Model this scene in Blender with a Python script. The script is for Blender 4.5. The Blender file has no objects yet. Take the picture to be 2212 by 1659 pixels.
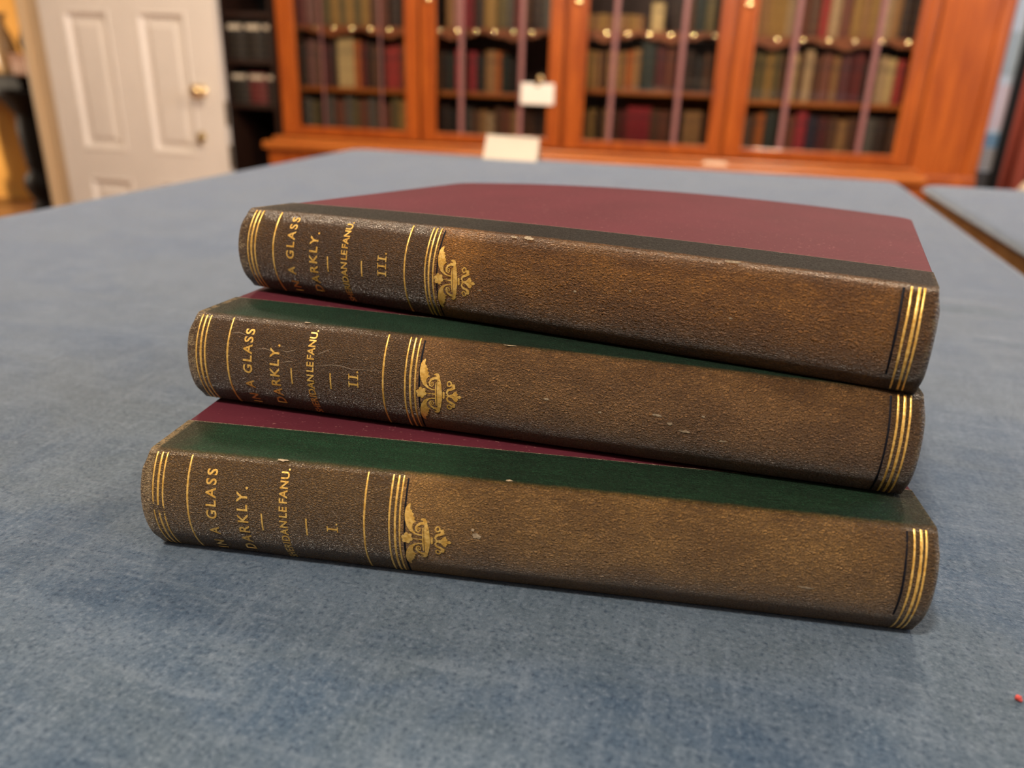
import bpy, bmesh, math, random
from math import sin, cos, tan, pi, sqrt, asin, radians
from mathutils import Vector, Matrix, noise as mnoise

C = bpy.context.scene
COL = C.collection
R = random.Random(7)
TZ = 0.80                      # height of the table top above the floor

# ------------------------------------------------------------------ camera
F_PX, PITCH, ROLL, CAM_H = 1696.1, radians(22.06), 0.0323, 0.1262
fw = Vector((0, cos(PITCH), -sin(PITCH)))
rt = Vector((1, 0, 0)); up = rt.cross(fw)
r2 = cos(ROLL) * rt + sin(ROLL) * up
u2 = -sin(ROLL) * rt + cos(ROLL) * up
cam = bpy.data.objects.new('camera', bpy.data.cameras.new('camera'))
COL.objects.link(cam)
m = Matrix((r2, u2, -fw)).transposed().to_4x4()
m.translation = (0, 0, TZ + CAM_H)
cam.matrix_world = m
cam.data.sensor_width = 36.0
cam.data.lens = F_PX * 36.0 / 2212.0
cam.data.clip_start = 0.02
cam.data.clip_end = 60
cam.data.dof.use_dof = True
cam.data.dof.focus_distance = 0.212
cam.data.dof.aperture_fstop = 9.8
C.camera = cam
C.view_settings.view_transform = 'Standard'
C.view_settings.look = 'None'
C.view_settings.gamma = 1
C.view_settings.use_curve_mapping = False
C.view_settings.exposure = 0.14

# the library's own frame: u runs along the bookcase wall, v away from the camera, z from the floor
BETA = -0.2079
P0 = Vector((0, 3.3, 0))
UD = Vector((cos(BETA), sin(BETA), 0)); VD = Vector((-sin(BETA), cos(BETA), 0))
def W(u, v, z): return P0 + UD * u + VD * v + Vector((0, 0, z))
def T(z): return z + TZ

# ------------------------------------------------------------------ world and daylight
w = bpy.data.worlds.new('world'); C.world = w; w.use_nodes = True
w.node_tree.nodes['Background'].inputs[0].default_value = (0.55, 0.68, 0.9, 1)
w.node_tree.nodes['Background'].inputs[1].default_value = 0.6

def area(name, loc, aim, sx, sy, power, col):
    l = bpy.data.lights.new(name, 'AREA'); l.shape = 'RECTANGLE'; l.size = sx; l.size_y = sy
    l.energy = power; l.color = col
    o = bpy.data.objects.new(name, l); COL.objects.link(o)
    o.location = loc
    o.rotation_euler = (Vector(aim) - Vector(loc)).to_track_quat('-Z', 'Y').to_euler()
    return o
COOL = (0.72, 0.86, 1.0)
WARM = (1.0, 0.82, 0.60)
WHITEL = (1.0, 0.90, 0.76)
for v, pw in ((-1.6, 34), (-3.7, 8)):          # daylight through the two windows of the right wall
    area('window_daylight', W(2.86, v, 1.75), W(0, v, 1.0), 1.3, 1.7, pw, COOL)

# ------------------------------------------------------------------ materials
class N:
    def __init__(s, name):
        s.m = bpy.data.materials.new(name); s.m.use_nodes = True
        s.t = s.m.node_tree; s.p = s.t.nodes['Principled BSDF']; s.out = s.t.nodes['Material Output']
    def n(s, typ, **k):
        x = s.t.nodes.new(typ)
        for a, b in k.items(): setattr(x, a, b)
        return x
    def l(s, a, b): s.t.links.new(a, b)
    def set(s, sock, v):
        if hasattr(v, 'is_output'): s.l(v, sock)
        else: sock.default_value = v
    def coord(s, which='Object', scale=(1, 1, 1), rot=(0, 0, 0)):
        c = s.n('ShaderNodeTexCoord'); mp = s.n('ShaderNodeMapping')
        mp.inputs['Scale'].default_value = scale; mp.inputs['Rotation'].default_value = rot
        s.l(c.outputs[which], mp.inputs[0]); return mp.outputs[0]
    def noise(s, v, scale, detail=4, rough=0.55, dist=0.0):
        x = s.n('ShaderNodeTexNoise'); s.l(v, x.inputs['Vector'])
        x.inputs['Scale'].default_value = scale; x.inputs['Detail'].default_value = detail
        x.inputs['Roughness'].default_value = rough; x.inputs['Distortion'].default_value = dist
        return x.outputs['Fac']
    def vor(s, v, scale, feature='F1', rand=1.0, smooth=None):
        x = s.n('ShaderNodeTexVoronoi', feature=feature); s.l(v, x.inputs['Vector'])
        x.inputs['Scale'].default_value = scale; x.inputs['Randomness'].default_value = rand
        return x.outputs['Distance']
    def math(s, op, a, b=0.0, c=0.0, clamp=False):
        x = s.n('ShaderNodeMath', operation=op, use_clamp=clamp)
        s.set(x.inputs[0], a); s.set(x.inputs[1], b); s.set(x.inputs[2], c); return x.outputs[0]
    def rng(s, v, a, b, lo=0.0, hi=1.0):
        x = s.n('ShaderNodeMapRange'); x.interpolation_type = 'SMOOTHSTEP'
        s.set(x.inputs[0], v); x.inputs[1].default_value = a; x.inputs[2].default_value = b
        x.inputs[3].default_value = lo; x.inputs[4].default_value = hi; return x.outputs[0]
    def mix(s, f, a, b, mode='MIX'):
        x = s.n('ShaderNodeMix', data_type='RGBA', blend_type=mode)
        s.set(x.inputs[0], f)
        for sk, v in ((x.inputs[6], a), (x.inputs[7], b)):
            s.set(sk, (*v, 1) if isinstance(v, tuple) and len(v) == 3 else v)
        return x.outputs[2]
    def bump(s, h, strength, dist, prev=None):
        x = s.n('ShaderNodeBump'); x.inputs['Strength'].default_value = strength
        x.inputs['Distance'].default_value = dist; s.l(h, x.inputs['Height'])
        if prev is not None: s.l(prev, x.inputs['Normal'])
        s.l(x.outputs[0], s.p.inputs['Normal']); return x.outputs[0]
    def base(s, v): s.set(s.p.inputs['Base Color'], (*v, 1) if isinstance(v, tuple) and len(v) == 3 else v)
    def rough(s, v): s.set(s.p.inputs['Roughness'], v)

def plain(name, col, rough=0.6, metal=0.0, var=0.0, scale=30, bump=0.0, bscale=200, bdist=0.0005):
    x = N(name); x.rough(rough); x.p.inputs['Metallic'].default_value = metal
    if var:
        f = x.noise(x.coord(), scale, 5)
        x.base(x.mix(x.rng(f, .3, .7), tuple(c * (1 - var) for c in col), tuple(min(1, c * (1 + var)) for c in col)))
    else: x.base(col)
    if bump: x.bump(x.noise(x.coord(), bscale, 3), bump, bdist)
    return x.m

def wood(name, a, b, rough=0.3, grain=(14, 14, 1.2)):
    x = N(name); v = x.coord('Object', grain)
    f = x.noise(v, 3, 6, 0.6, 0.6)
    x.base(x.mix(x.rng(f, .3, .72), a, b)); x.rough(rough)
    x.p.inputs['Coat Weight'].default_value = 0.15
    x.bump(f, 0.1, 0.001)
    return x.m

MAHOG = wood('mahogany', (0.27, 0.052, 0.007), (0.43, 0.098, 0.012), 0.3)
MAHOGH = wood('mahogany_ledge', (0.36, 0.09, 0.014), (0.52, 0.16, 0.026), 0.3, (1.2, 14, 14))
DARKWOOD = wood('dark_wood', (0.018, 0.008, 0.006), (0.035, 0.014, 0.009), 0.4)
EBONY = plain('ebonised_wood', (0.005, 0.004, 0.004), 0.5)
EBONY.node_tree.nodes['Principled BSDF'].inputs['Specular IOR Level'].default_value = 0.2
BACKWOOD = plain('bookcase_back_wood', (0.03, 0.011, 0.006), 0.7)
FLOORWOOD = wood('floor_boards', (0.20, 0.085, 0.03), (0.29, 0.13, 0.05), 0.4, (1.5, 20, 20))
TABLEWOOD = wood('table_oak', (0.17, 0.085, 0.026), (0.25, 0.125, 0.042), 0.5, (2, 20, 20))
WHITE = plain('cream_gloss_paint', (0.76, 0.68, 0.62), 0.38, var=0.03, scale=4)
CASING = plain('tan_gloss_paint', (0.66, 0.48, 0.30), 0.4, var=0.03, scale=4)
PLASTER = plain('warm_plaster', (0.36, 0.28, 0.20), 0.9, var=0.04, scale=2)
CEIL = plain('ceiling_paint', (0.8, 0.77, 0.72), 0.9)
OCHRE = plain('ochre_wall_paint', (0.56, 0.27, 0.045), 0.85, var=0.06, scale=3)
BRASS = plain('brass', (0.88, 0.66, 0.34), 0.16, 1.0)
BRASSD = plain('aged_brass', (0.42, 0.29, 0.12), 0.35, 1.0)
PAPER = plain('old_paper', (0.66, 0.55, 0.39), 0.8, var=0.12, scale=60)
CARDW = plain('white_card', (0.86, 0.78, 0.70), 0.7)
CARDC = plain('cream_card', (0.86, 0.70, 0.54), 0.7)
MAUVE = plain('glazing_bar_paint', (0.25, 0.105, 0.10), 0.35)
FRINGE = plain('fringe_leather', (0.27, 0.075, 0.018), 0.5, var=0.15, scale=20)
PINK = plain('gilt_paper_edge', (0.6, 0.5, 0.38), 0.6)

def glass(name):
    x = N(name); t = x.t
    tr = x.n('ShaderNodeBsdfTransparent'); gl = x.n('ShaderNodeBsdfGlossy'); gl.inputs['Roughness'].default_value = 0.02
    tr.inputs[0].default_value = (0.95, 0.95, 0.95, 1)
    fr = x.n('ShaderNodeFresnel'); fr.inputs['IOR'].default_value = 1.5
    mx = x.n('ShaderNodeMixShader'); x.l(fr.outputs[0], mx.inputs[0]); x.l(tr.outputs[0], mx.inputs[1]); x.l(gl.outputs[0], mx.inputs[2])
    x.l(mx.outputs[0], x.out.inputs['Surface']); return x.m
GLASS = glass('pane_glass')

# blue velvety table cloth, brushed nap, faint ribs
def cloth_mat():
    x = N('blue_table_cloth')
    o = x.coord('Object')
    big = x.noise(x.coord('Object', (1, 1.5, 1), (0, 0, 0.5)), 10, 5, .62, .8)
    brush = x.noise(x.coord('Object', (.7, 1.5, 1), (0, 0, -.22)), 40, 6, .68, .6)
    cross = x.noise(x.coord('Object', (1.8, .5, 1), (0, 0, .25)), 34, 5, .65, .4)
    ridge = x.noise(x.coord('Object', (.09, 1, 1), (0, 0, .13)), 260, 3, .6, .3)
    clump = x.noise(o, 820, 3, .66)
    mid = x.noise(o, 210, 4, .6)
    weave = x.noise(x.coord('Object', (1, .10, 1), (0, 0, .13)), 420, 2, .5)
    fine = x.noise(o, 2300, 2, .6)
    c = x.mix(x.rng(big, .38, .62), (0.032, 0.054, 0.088), (0.049, 0.068, 0.090))
    c = x.mix(x.math('MULTIPLY', x.rng(brush, .42, .68), .42), c, (0.079, 0.104, 0.139))
    c = x.mix(x.math('MULTIPLY', x.rng(cross, .46, .70), .36), c, (0.084, 0.106, 0.135))
    c = x.mix(x.math('MULTIPLY', x.rng(mid, .45, .72), .34), c, (0.092, 0.117, 0.151))
    c = x.mix(x.math('MULTIPLY', x.rng(ridge, .54, .72), .38), c, (0.109, 0.134, 0.171))
    c = x.mix(x.math('MULTIPLY', x.rng(weave, .50, .72), .30), c, (0.097, 0.123, 0.162))
    c = x.mix(x.math('MULTIPLY', x.rng(clump, .52, .74), .55), c, (0.126, 0.153, 0.194))
    c = x.mix(x.math('MULTIPLY', x.rng(clump, .49, .28), .70), c, (0.008, 0.019, 0.040))
    x.base(c); x.rough(0.95)
    x.p.inputs['Specular IOR Level'].default_value = 0.12
    x.p.inputs['Sheen Weight'].default_value = 0.7
    x.p.inputs['Sheen Roughness'].default_value = 0.35
    x.p.inputs['Sheen Tint'].default_value = (0.93, 0.93, 1.0, 1)
    b = x.bump(clump, 0.6, 0.0004)
    b = x.bump(fine, 0.5, 0.0003, b)
    x.bump(ridge, 0.18, 0.0009, b)
    return x.m
CLOTH = cloth_mat()

# brown spine leather that turns green over the joints; uv is in millimetres (along, around)
def leather(name, arc, jw, brown, brown2, label, joint, jedge, grain, wear, seed):
    x = N(name)
    uv = x.n('ShaderNodeUVMap'); sep = x.n('ShaderNodeSeparateXYZ'); x.l(uv.outputs[0], sep.inputs[0])
    U, V = sep.outputs[0], sep.outputs[1]
    def mp(sc, off=0, rot=0.0):
        q = x.n('ShaderNodeMapping'); q.inputs['Scale'].default_value = sc; q.inputs['Location'].default_value = (seed + off, seed * .7, 0)
        q.inputs['Rotation'].default_value = (0, 0, rot)
        x.l(uv.outputs[0], q.inputs[0]); return q.outputs[0]
    big = x.noise(mp((.05, .09, 1)), 1, 4, .6)
    med = x.noise(mp((.28, .4, 1), 3), 1, 5, .65)
    fine = x.noise(mp((2.2, 2.8, 1), 5), 1, 3, .6)
    # grain: fine pebbles everywhere, drawn-out creases on the long plain panel
    gx, gy = grain
    nz = x.n('ShaderNodeTexNoise'); x.l(mp((1.1, 1.1, 1), 40), nz.inputs['Vector']); nz.inputs['Scale'].default_value = 1; nz.inputs['Detail'].default_value = 3
    sc3 = x.n('ShaderNodeVectorMath', operation='SCALE'); sc3.inputs['Scale'].default_value = 1.5
    x.l(nz.outputs['Color'], sc3.inputs[0])
    def warp(v):
        q = x.n('ShaderNodeVectorMath', operation='ADD'); x.l(v, q.inputs[0]); x.l(sc3.outputs[0], q.inputs[1]); return q.outputs[0]
    v1 = x.vor(warp(mp((gx, gy, 1), 2, .12)), 1.0, 'DISTANCE_TO_EDGE')
    v2 = x.vor(warp(mp((gx * 2.2, gy * 1.9, 1), 7, -.2)), 1.0, 'DISTANCE_TO_EDGE')
    e1 = x.rng(v1, .0, .30); e2 = x.rng(v2, .0, .30)          # 0 in the furrows of the grain
    crease = x.noise(mp((.30, 1.25, 1), 50, .18), 1, 4, .62, 1.6)
    crk = x.rng(x.math('ABSOLUTE', x.math('SUBTRACT', crease, .5)), .0, .055)      # 0 in the crease
    panel = x.math('MULTIPLY', x.rng(U, 72, 90), .8)
    v3 = x.vor(warp(mp((gx * .58, gy * .72, 1), 70, .16)), 1.0, 'DISTANCE_TO_EDGE')
    e3 = x.math('ADD', x.math('MULTIPLY', x.rng(v3, .0, .42), panel), x.math('SUBTRACT', 1, panel))
    h = x.math('ADD', x.math('MULTIPLY', e1, .55), x.math('MULTIPLY', e2, .30))
    h = x.math('ADD', h, x.math('MULTIPLY', e3, 1.5))
    h = x.math('ADD', h, x.math('MULTIPLY', med, .5))
    h = x.math('ADD', h, x.math('MULTIPLY', x.math('MULTIPLY', crk, panel), .55))
    h = x.math('ADD', h, x.math('MULTIPLY', fine, .35))
    # colour
    col = x.mix(x.rng(big, .35, .65), brown, brown2)
    col = x.mix(x.math('MULTIPLY', x.rng(med, .5, .8), .18), col, tuple(c * 1.4 for c in brown2))
    inlabel = x.math('MULTIPLY', x.math('SUBTRACT', 1, x.rng(U, 67.5, 69.5)), .75)
    col = x.mix(inlabel, col, label)
    col = x.mix(x.math('MULTIPLY', x.rng(U, 186, 191), .6), col, label)
    # joints: green, fading to olive at head and tail
    j = x.mix(x.rng(x.noise(mp((.08, .3, 1), 9), 1, 3), .35, .7), joint, tuple(c * 1.3 for c in joint))
    nj = x.math('MULTIPLY', x.math('SUBTRACT', med, .5), 8.0)
    Uj = x.math('ADD', U, nj)
    j = x.mix(x.math('MULTIPLY', x.math('SUBTRACT', 1, x.rng(Uj, 2, 12)), .85), j, jedge)
    j = x.mix(x.math('MULTIPLY', x.rng(Uj, 185, 194), .85), j, jedge)
    vj = x.math('MAXIMUM', x.math('SUBTRACT', V, arc), x.math('SUBTRACT', 0, V))
    vjn = x.math('ADD', vj, x.math('MULTIPLY', x.math('SUBTRACT', med, .5), 2.0))
    col = x.mix(x.rng(vjn, -.6, 2.4), col, j)
    # relief shade painted into the valleys of the grain
    valley = x.math('MULTIPLY', x.math('SUBTRACT', 1, x.rng(v1, .0, .16)), .55)
    valley = x.math('MAXIMUM', valley, x.math('MULTIPLY', x.math('SUBTRACT', 1, x.rng(e3, .0, .35)), .62))
    valley = x.math('MAXIMUM', valley, x.math('MULTIPLY', x.math('MULTIPLY', x.math('SUBTRACT', 1, crk), panel), .6))
    col = x.mix(valley, col, (.010, .006, .004))
    # wear: rubbed arris, bare head cap and tail edge, pale line where the joint leather ends
    wn = x.noise(mp((1.1, 1.1, 1), 12), 1, 5, .7)
    ar = x.math('MULTIPLY', x.math('SUBTRACT', 1, x.rng(x.math('ABSOLUTE', vj), .0, .45)), x.rng(wn, .50, .66))
    col = x.mix(x.math('MULTIPLY', ar, .6), col, (0.30, 0.22, 0.14))
    capn = x.noise(mp((1.3, 1.5, 1), 20), 1, 4, .75)
    cn2 = x.noise(mp((.25, .3, 1), 27), 1, 3, .6)
    capf = x.math('ADD', capn, x.math('MULTIPLY', x.math('SUBTRACT', cn2, .5), .5))
    cap = x.math('MULTIPLY', x.math('SUBTRACT', 1, x.rng(U, .2, 1.3)), x.rng(capf, .50 - wear * .10, .60 - wear * .10))
    col = x.mix(x.math('MULTIPLY', cap, .85), col, (0.27, 0.185, 0.095))
    tail = x.math('MULTIPLY', x.rng(U, 194.9, 196.8), x.rng(capf, .45, .6))
    col = x.mix(x.math('MULTIPLY', tail, .7), col, (0.26, 0.19, 0.10))
    lip = x.math('MULTIPLY', x.rng(V, arc + jw - .42, arc + jw - .18), x.rng(wn, .30, .55))
    col = x.mix(x.math('MULTIPLY', lip, .8), col, (0.45, 0.33, 0.23))
    tool = x.math('SUBTRACT', 1, x.rng(x.math('ABSOLUTE', x.math('SUBTRACT', V, arc + jw - 1.3)), .12, .3))
    h = x.math('SUBTRACT', h, x.math('MULTIPLY', tool, .8))
    scn = x.noise(mp((.22, .3, 1), 31), 1, 8, .8)
    sc = x.math('MULTIPLY', x.rng(scn, .665, .71), x.rng(fine, .35, .6))
    col = x.mix(x.math('MULTIPLY', sc, .55), col, (0.36, 0.26, 0.16))
    x.base(col)
    onj = x.rng(vjn, -.3, 1.6)
    x.set(x.p.inputs['Specular IOR Level'], x.math('MAXIMUM', x.math('SUBTRACT', x.math('ADD', .46, x.math('MULTIPLY', inlabel, .16)), x.math('MULTIPLY', onj, .62)), .16))
    x.rough(x.math('ADD', x.math('ADD', x.rng(v1, .0, .25, .50, .30), x.math('MULTIPLY', panel, .05)), x.math('SUBTRACT', x.math('MULTIPLY', onj, .2), x.math('MULTIPLY', inlabel, .08))))
    x.bump(h, 1.0, 0.0006)
    return x.m

def cover_cloth(name, a):
    x = N(name)
    rib = x.n('ShaderNodeTexWave', wave_type='BANDS', bands_direction='X')
    x.l(x.coord('Object', (1, 1, 1), (0, 0, 0.9)), rib.inputs['Vector'])
    rib.inputs['Scale'].default_value = 430; rib.inputs['Distortion'].default_value = .6
    n1 = x.noise(x.coord(), 30, 4); n2 = x.noise(x.coord(), 900, 2)
    c = x.mix(x.rng(n1, .3, .7), a, tuple(q * 1.18 for q in a))
    c = x.mix(x.math('MULTIPLY', x.rng(n2, .66, .74), .3), c, (0.4, .2, .18))
    x.base(c); x.rough(.7)
    x.p.inputs['Specular IOR Level'].default_value = 0.1
    x.p.inputs['Sheen Weight'].default_value = 0.0
    x.bump(rib.outputs['Fac'], .18, .0002)
    return x.m
MAROON = cover_cloth('maroon_book_cloth', (0.060, 0.0095, 0.016))

def gold_mat():
    x = N('gold_leaf'); f = x.noise(x.coord(), 900, 3, .6); g = x.noise(x.coord(), 2600, 2, .6)
    wr = x.noise(x.coord(), 1700, 4, .7)
    x.base(x.mix(x.math('MULTIPLY', x.rng(wr, .58, .70), .75), x.mix(x.rng(f, .35, .65), (0.72, 0.38, 0.07), (0.95, 0.60, 0.17)), (.10, .05, .018)))
    x.p.inputs['Metallic'].default_value = 0.5; x.rough(0.34)
    x.bump(g, .5, .00012)
    return x.m
GOLD = gold_mat()
INK = plain('blue_black_line', (0.007, 0.007, 0.011), 0.6)
INK.node_tree.nodes['Principled BSDF'].inputs['Specular IOR Level'].default_value = 0.08
PAGES = plain('page_edges', (0.60, 0.50, 0.35), 0.85, var=.15, scale=150)

# ------------------------------------------------------------------ mesh helpers
def tag(o, label=None, cat=None, group=None, kind=None):
    if label: o['label'] = label
    if cat: o['category'] = cat
    if group: o['group'] = group
    if kind: o['kind'] = kind
    return o

def mesh(name, verts, faces, mats, parent=None, uvs=None, smooth=False, fm=None):
    me = bpy.data.meshes.new(name); me.from_pydata([tuple(v) for v in verts], [], faces)
    for mm in (mats if isinstance(mats, (list, tuple)) else [mats]): me.materials.append(mm)
    if uvs:
        l = me.uv_layers.new(name='UVMap')
        for lp in me.loops: l.data[lp.index].uv = uvs[lp.vertex_index]
    for i, p in enumerate(me.polygons):
        p.use_smooth = smooth
        if fm: p.material_index = fm[i]
    me.update()
    o = bpy.data.objects.new(name, me); COL.objects.link(o)
    if parent: o.parent = parent
    return o

class MB:
    """collects boxes, lathes and prisms; build() links them as one mesh object"""
    def __init__(s): s.v = []; s.f = []; s.m = []; s.sm = []
    def add(s, vs, fs, mi=0, sm=False):
        o = len(s.v); s.v += [tuple(v) for v in vs]
        s.f += [tuple(i + o for i in f) for f in fs]; s.m += [mi] * len(fs); s.sm += [sm] * len(fs)
    def box(s, x0, x1, y0, y1, z0, z1, mi=0, bev=0.0):
        if bev <= 0:
            v = [(x, y, z) for z in (z0, z1) for y in (y0, y1) for x in (x0, x1)]
            s.add(v, [(0, 2, 3, 1), (4, 5, 7, 6), (0, 1, 5, 4), (2, 6, 7, 3), (0, 4, 6, 2), (1, 3, 7, 5)], mi); return
        bm = bmesh.new(); bmesh.ops.create_cube(bm, size=1)
        for q in bm.verts: q.co = Vector(((x0 + x1) / 2 + q.co.x * (x1 - x0), (y0 + y1) / 2 + q.co.y * (y1 - y0), (z0 + z1) / 2 + q.co.z * (z1 - z0)))
        bmesh.ops.bevel(bm, geom=bm.edges[:], offset=bev, segments=2, profile=.5, affect='EDGES')
        bm.verts.ensure_lookup_table(); bm.verts.index_update()
        s.add([q.co for q in bm.verts], [[q.index for q in f.verts] for f in bm.faces], mi); bm.free()
    def lathe(s, cx, cy, prof, n=20, mi=0, axis='z', sm=True):
        vs = []; fs = []
        for r, h in prof:
            for k in range(n):
                a = 2 * pi * k / n
                p = (cx + r * cos(a), cy + r * sin(a), h) if axis == 'z' else (cx + r * cos(a), h, cy + r * sin(a))
                vs.append(p)
        for i in range(len(prof) - 1):
            for k in range(n):
                fs.append((i * n + k, i * n + (k + 1) % n, (i + 1) * n + (k + 1) % n, (i + 1) * n + k))
        fs.append(tuple(range(n - 1, -1, -1))); fs.append(tuple((len(prof) - 1) * n + k for k in range(n)))
        s.add(vs, fs, mi, sm)
    def build(s, name, mats, parent=None):
        o = mesh(name, s.v, s.f, mats, parent, fm=s.m)
        for p, sm in zip(o.data.polygons, s.sm): p.use_smooth = sm
        return o

def empty(name, loc, rz=0.0):
    o = bpy.data.objects.new(name, None); COL.objects.link(o); o.location = loc; o.rotation_euler = (0, 0, rz)
    o.empty_display_size = .05
    return o

# ------------------------------------------------------------------ the room
def struct(mb, name, mat, loc=None):
    o = mb.build(name, mat); o.location = loc if loc else P0; o.rotation_euler = (0, 0, BETA); o['kind'] = 'structure'; return o
CEILZ = 3.25
b = MB(); b.box(-5.2, 3.1, -6.3, 3.0, -.1, 0); struct(b, 'floor', FLOORWOOD)
b = MB(); b.box(-5.2, 3.1, -6.3, 3.0, CEILZ, CEILZ + .1); struct(b, 'ceiling', CEIL)
b = MB(); b.box(-1.345, 2.95, .43, .55, 0, CEILZ); struct(b, 'wall_back', PLASTER)
b = MB(); b.box(-2.14, -1.345, .03, .55, 0, CEILZ); b.box(-3.15, -2.14, .03, .15, 2.15, CEILZ); b.box(-4.0, -3.15, .03, .15, 0, CEILZ)
struct(b, 'wall_doorway', PLASTER)
b = MB()
for a0, a1, z0, z1 in ((-6.2, -4.4, 0, CEILZ), (-4.4, -3.0, 0, .85), (-4.4, -3.0, 2.65, CEILZ), (-3.0, -2.3, 0, CEILZ), (-2.3, -.9, 0, .85), (-2.3, -.9, 2.65, CEILZ), (-.9, .55, 0, CEILZ)):
    b.box(2.95, 3.08, a0, a1, z0, z1)
struct(b, 'wall_right', PLASTER)
b = MB(); b.box(-4.12, -4.0, -6.2, .15, 0, CEILZ); struct(b, 'wall_left', PLASTER)
b = MB(); b.box(-4.12, 3.08, -6.3, -6.2, 0, CEILZ); struct(b, 'wall_front', DARKWOOD)
for k, v in enumerate((-2.3, -4.4)):
    b = MB()
    for a0, a1, z0, z1 in ((0, .06, .85, 2.65), (1.34, 1.4, .85, 2.65), (.06, 1.34, .85, .91), (.06, 1.34, 2.59, 2.65), (.68, .72, .91, 2.59), (.06, .68, 1.73, 1.77), (.72, 1.34, 1.73, 1.77)):
        b.box(2.99, 3.04, v + a0, v + a1, z0, z1)
    wn = struct(b, 'window_%d' % (k + 1), WHITE)
    b = MB(); b.box(3.012, 3.018, v + .06, v + 1.34, .91, 2.59); b.build('pane', GLASS, wn)
# hall beyond the doorway
b = MB(); b.box(-5.1, -1.2, 1.285, 1.38, 0, CEILZ); struct(b, 'wall_hall', OCHRE)
b = MB(); b.box(-1.345, -1.25, .55, 1.285, 0, CEILZ); struct(b, 'wall_hall_side', OCHRE)

# door casing
b = MB()
b.box(-2.245, -2.13, -.012, .03, 0, 2.2, 0, .006); b.box(-2.243, -2.215, -.03, -.012, 0, 2.2, 0, .006); b.box(-2.16, -2.132, -.024, -.012, 0, 2.2, 0, .005)
b.box(-2.262, -2.243, .0, .16, 0, 2.2)
struct(b, 'trim_1', CASING)

# white panelled door standing open, flat beside its casing
def panel_door():
    b = MB(); u0, u1 = -2.105, -1.277; vb, vf = -.016, -.056
    zs0, zs1 = .012, 2.03
    us = [(-1.996, -1.768), (-1.643, -1.408)]
    rows = [(T(-.60), T(-.398)), (T(-.283), T(.292)), (T(.43), T(1.08))]
    for a, c in ((u0, us[0][0]), (us[0][1], us[1][0]), (us[1][1], u1)): b.box(a, c, vf, vb, zs0, zs1)
    for a, c in us:
        zz = [zs0] + [q for r in rows for q in r] + [zs1]
        for i in range(0, len(zz), 2): b.box(a, c, vf, vb, zz[i], zz[i + 1])
        for z0, z1 in rows:
            rings = [(0, vf), (.006, vf - .004), (.016, vf - .001), (.026, vf + .014), (.034, vf + .016), (.040, vf + .016), (.062, vf + .006)]
            vs = []; fs = []
            for d, v in rings: vs += [(a + d, v, z0 + d), (c - d, v, z0 + d), (c - d, v, z1 - d), (a + d, v, z1 - d)]
            for i in range(len(rings) - 1):
                for k in range(4): fs.append((i * 4 + k, i * 4 + (k + 1) % 4, (i + 1) * 4 + (k + 1) % 4, (i + 1) * 4 + k))
            n = (len(rings) - 1) * 4; fs.append((n, n + 1, n + 2, n + 3))
            b.add(vs, fs)
    o = struct(b, 'door_1', WHITE)
    k = MB(); c = -1.366, T(-.012)
    k.lathe(c[0], c[1], [(.024, vf), (.024, vf - .005), (.010, vf - .007), (.009, vf - .028), (.019, vf - .036), (.027, vf - .048), (.027, vf - .056), (.018, vf - .066), (.004, vf - .069)], 24, 0, 'y')
    k.build('door_knob', BRASS, o)
    k = MB(); c = -1.392, T(-.197)
    k.lathe(c[0], c[1], [(.02, vf), (.02, vf - .004), (.012, vf - .006), (.012, vf - .02), (.004, vf - .026)], 20, 0, 'y')
    k.box(c[0] - .006, c[0] + .006, vf - .03, vf - .004, c[1] - .03, c[1] - .012)
    k.build('keyhole_plate', BRASSD, o)
    k = MB()
    for z in (T(-.1), T(-.28)): k.box(u1 - .0005, u1 + .002, vb - .03, vb - .008, z - .05, z + .05)
    k.build('lock_edge_plate', BRASSD, o)
panel_door()

# ------------------------------------------------------------------ glazed bookcase
def uvroot(name): return empty(name, P0, BETA)
GAPS = [-1.035, -.418, .166, .785, 1.458]
GL = [(-.954, -.475), (-.352, .110), (.246, .736), (.857, 1.402)]
SH1 = [.257, .258, .262, .255]; SH2 = [.020, .022, .052, .034]; FLOOR_Z = -.158
GB = -.140
bc = uvroot('glazed_bookcase')
tag(bc, 'tall mahogany bookcase with four glazed doors along the far wall', 'bookcase')
TOP = T(1.35)
b = MB()
b.box(GAPS[0] - .012, GAPS[0] + .02, .022, .40, T(-.20), TOP); b.box(GAPS[4] - .02, GAPS[4] + .012, .022, .40, T(-.20), TOP)
for g in GAPS[1:4]: b.box(g - .017, g + .017, .022, .385, T(-.16), TOP)
b.box(GAPS[0], GAPS[4], .024, .39, T(-.186), T(FLOOR_Z))
b.box(GAPS[0] - .02, 1.70, -.02, .40, TOP, TOP + .12)
b.build('carcass', MAHOG, bc)
b = MB(); b.box(GAPS[0], GAPS[4], .386, .40, T(-.186), TOP); b.build('back_panel', BACKWOOD, bc)
b = MB(); b.box(GAPS[0] - .03, GAPS[4] + .035, -.085, .40, .09, T(-.225)); b.box(GAPS[0] - .03, GAPS[4] + .03, -.07, .40, 0, .09)
for k in range(4):
    b.box(GAPS[k] + .07, GAPS[k + 1] - .07, -.092, -.08, .16, T(-.30), 0, .004)
b.build('base_cupboard', MAHOG, bc)
b = MB(); b.box(GAPS[0] - .045, GAPS[4] + .05, -.115, .40, T(-.226), T(-.196), 0, .008); b.box(GAPS[0] - .035, GAPS[4] + .03, -.035, .1, T(-.196), T(-.181), 0, .005)
b.build('ledge_moulding', MAHOGH, bc)
b = MB(); b.box(GAPS[4] + .014, 1.688, .016, .40, 0, TOP, 0, .006); b.box(1.655, 1.70, .006, .02, 0, TOP, 0, .006); b.box(GAPS[4] + .03, 1.70, -.012, .4, .0, T(-.20), 0, .008)
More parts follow.
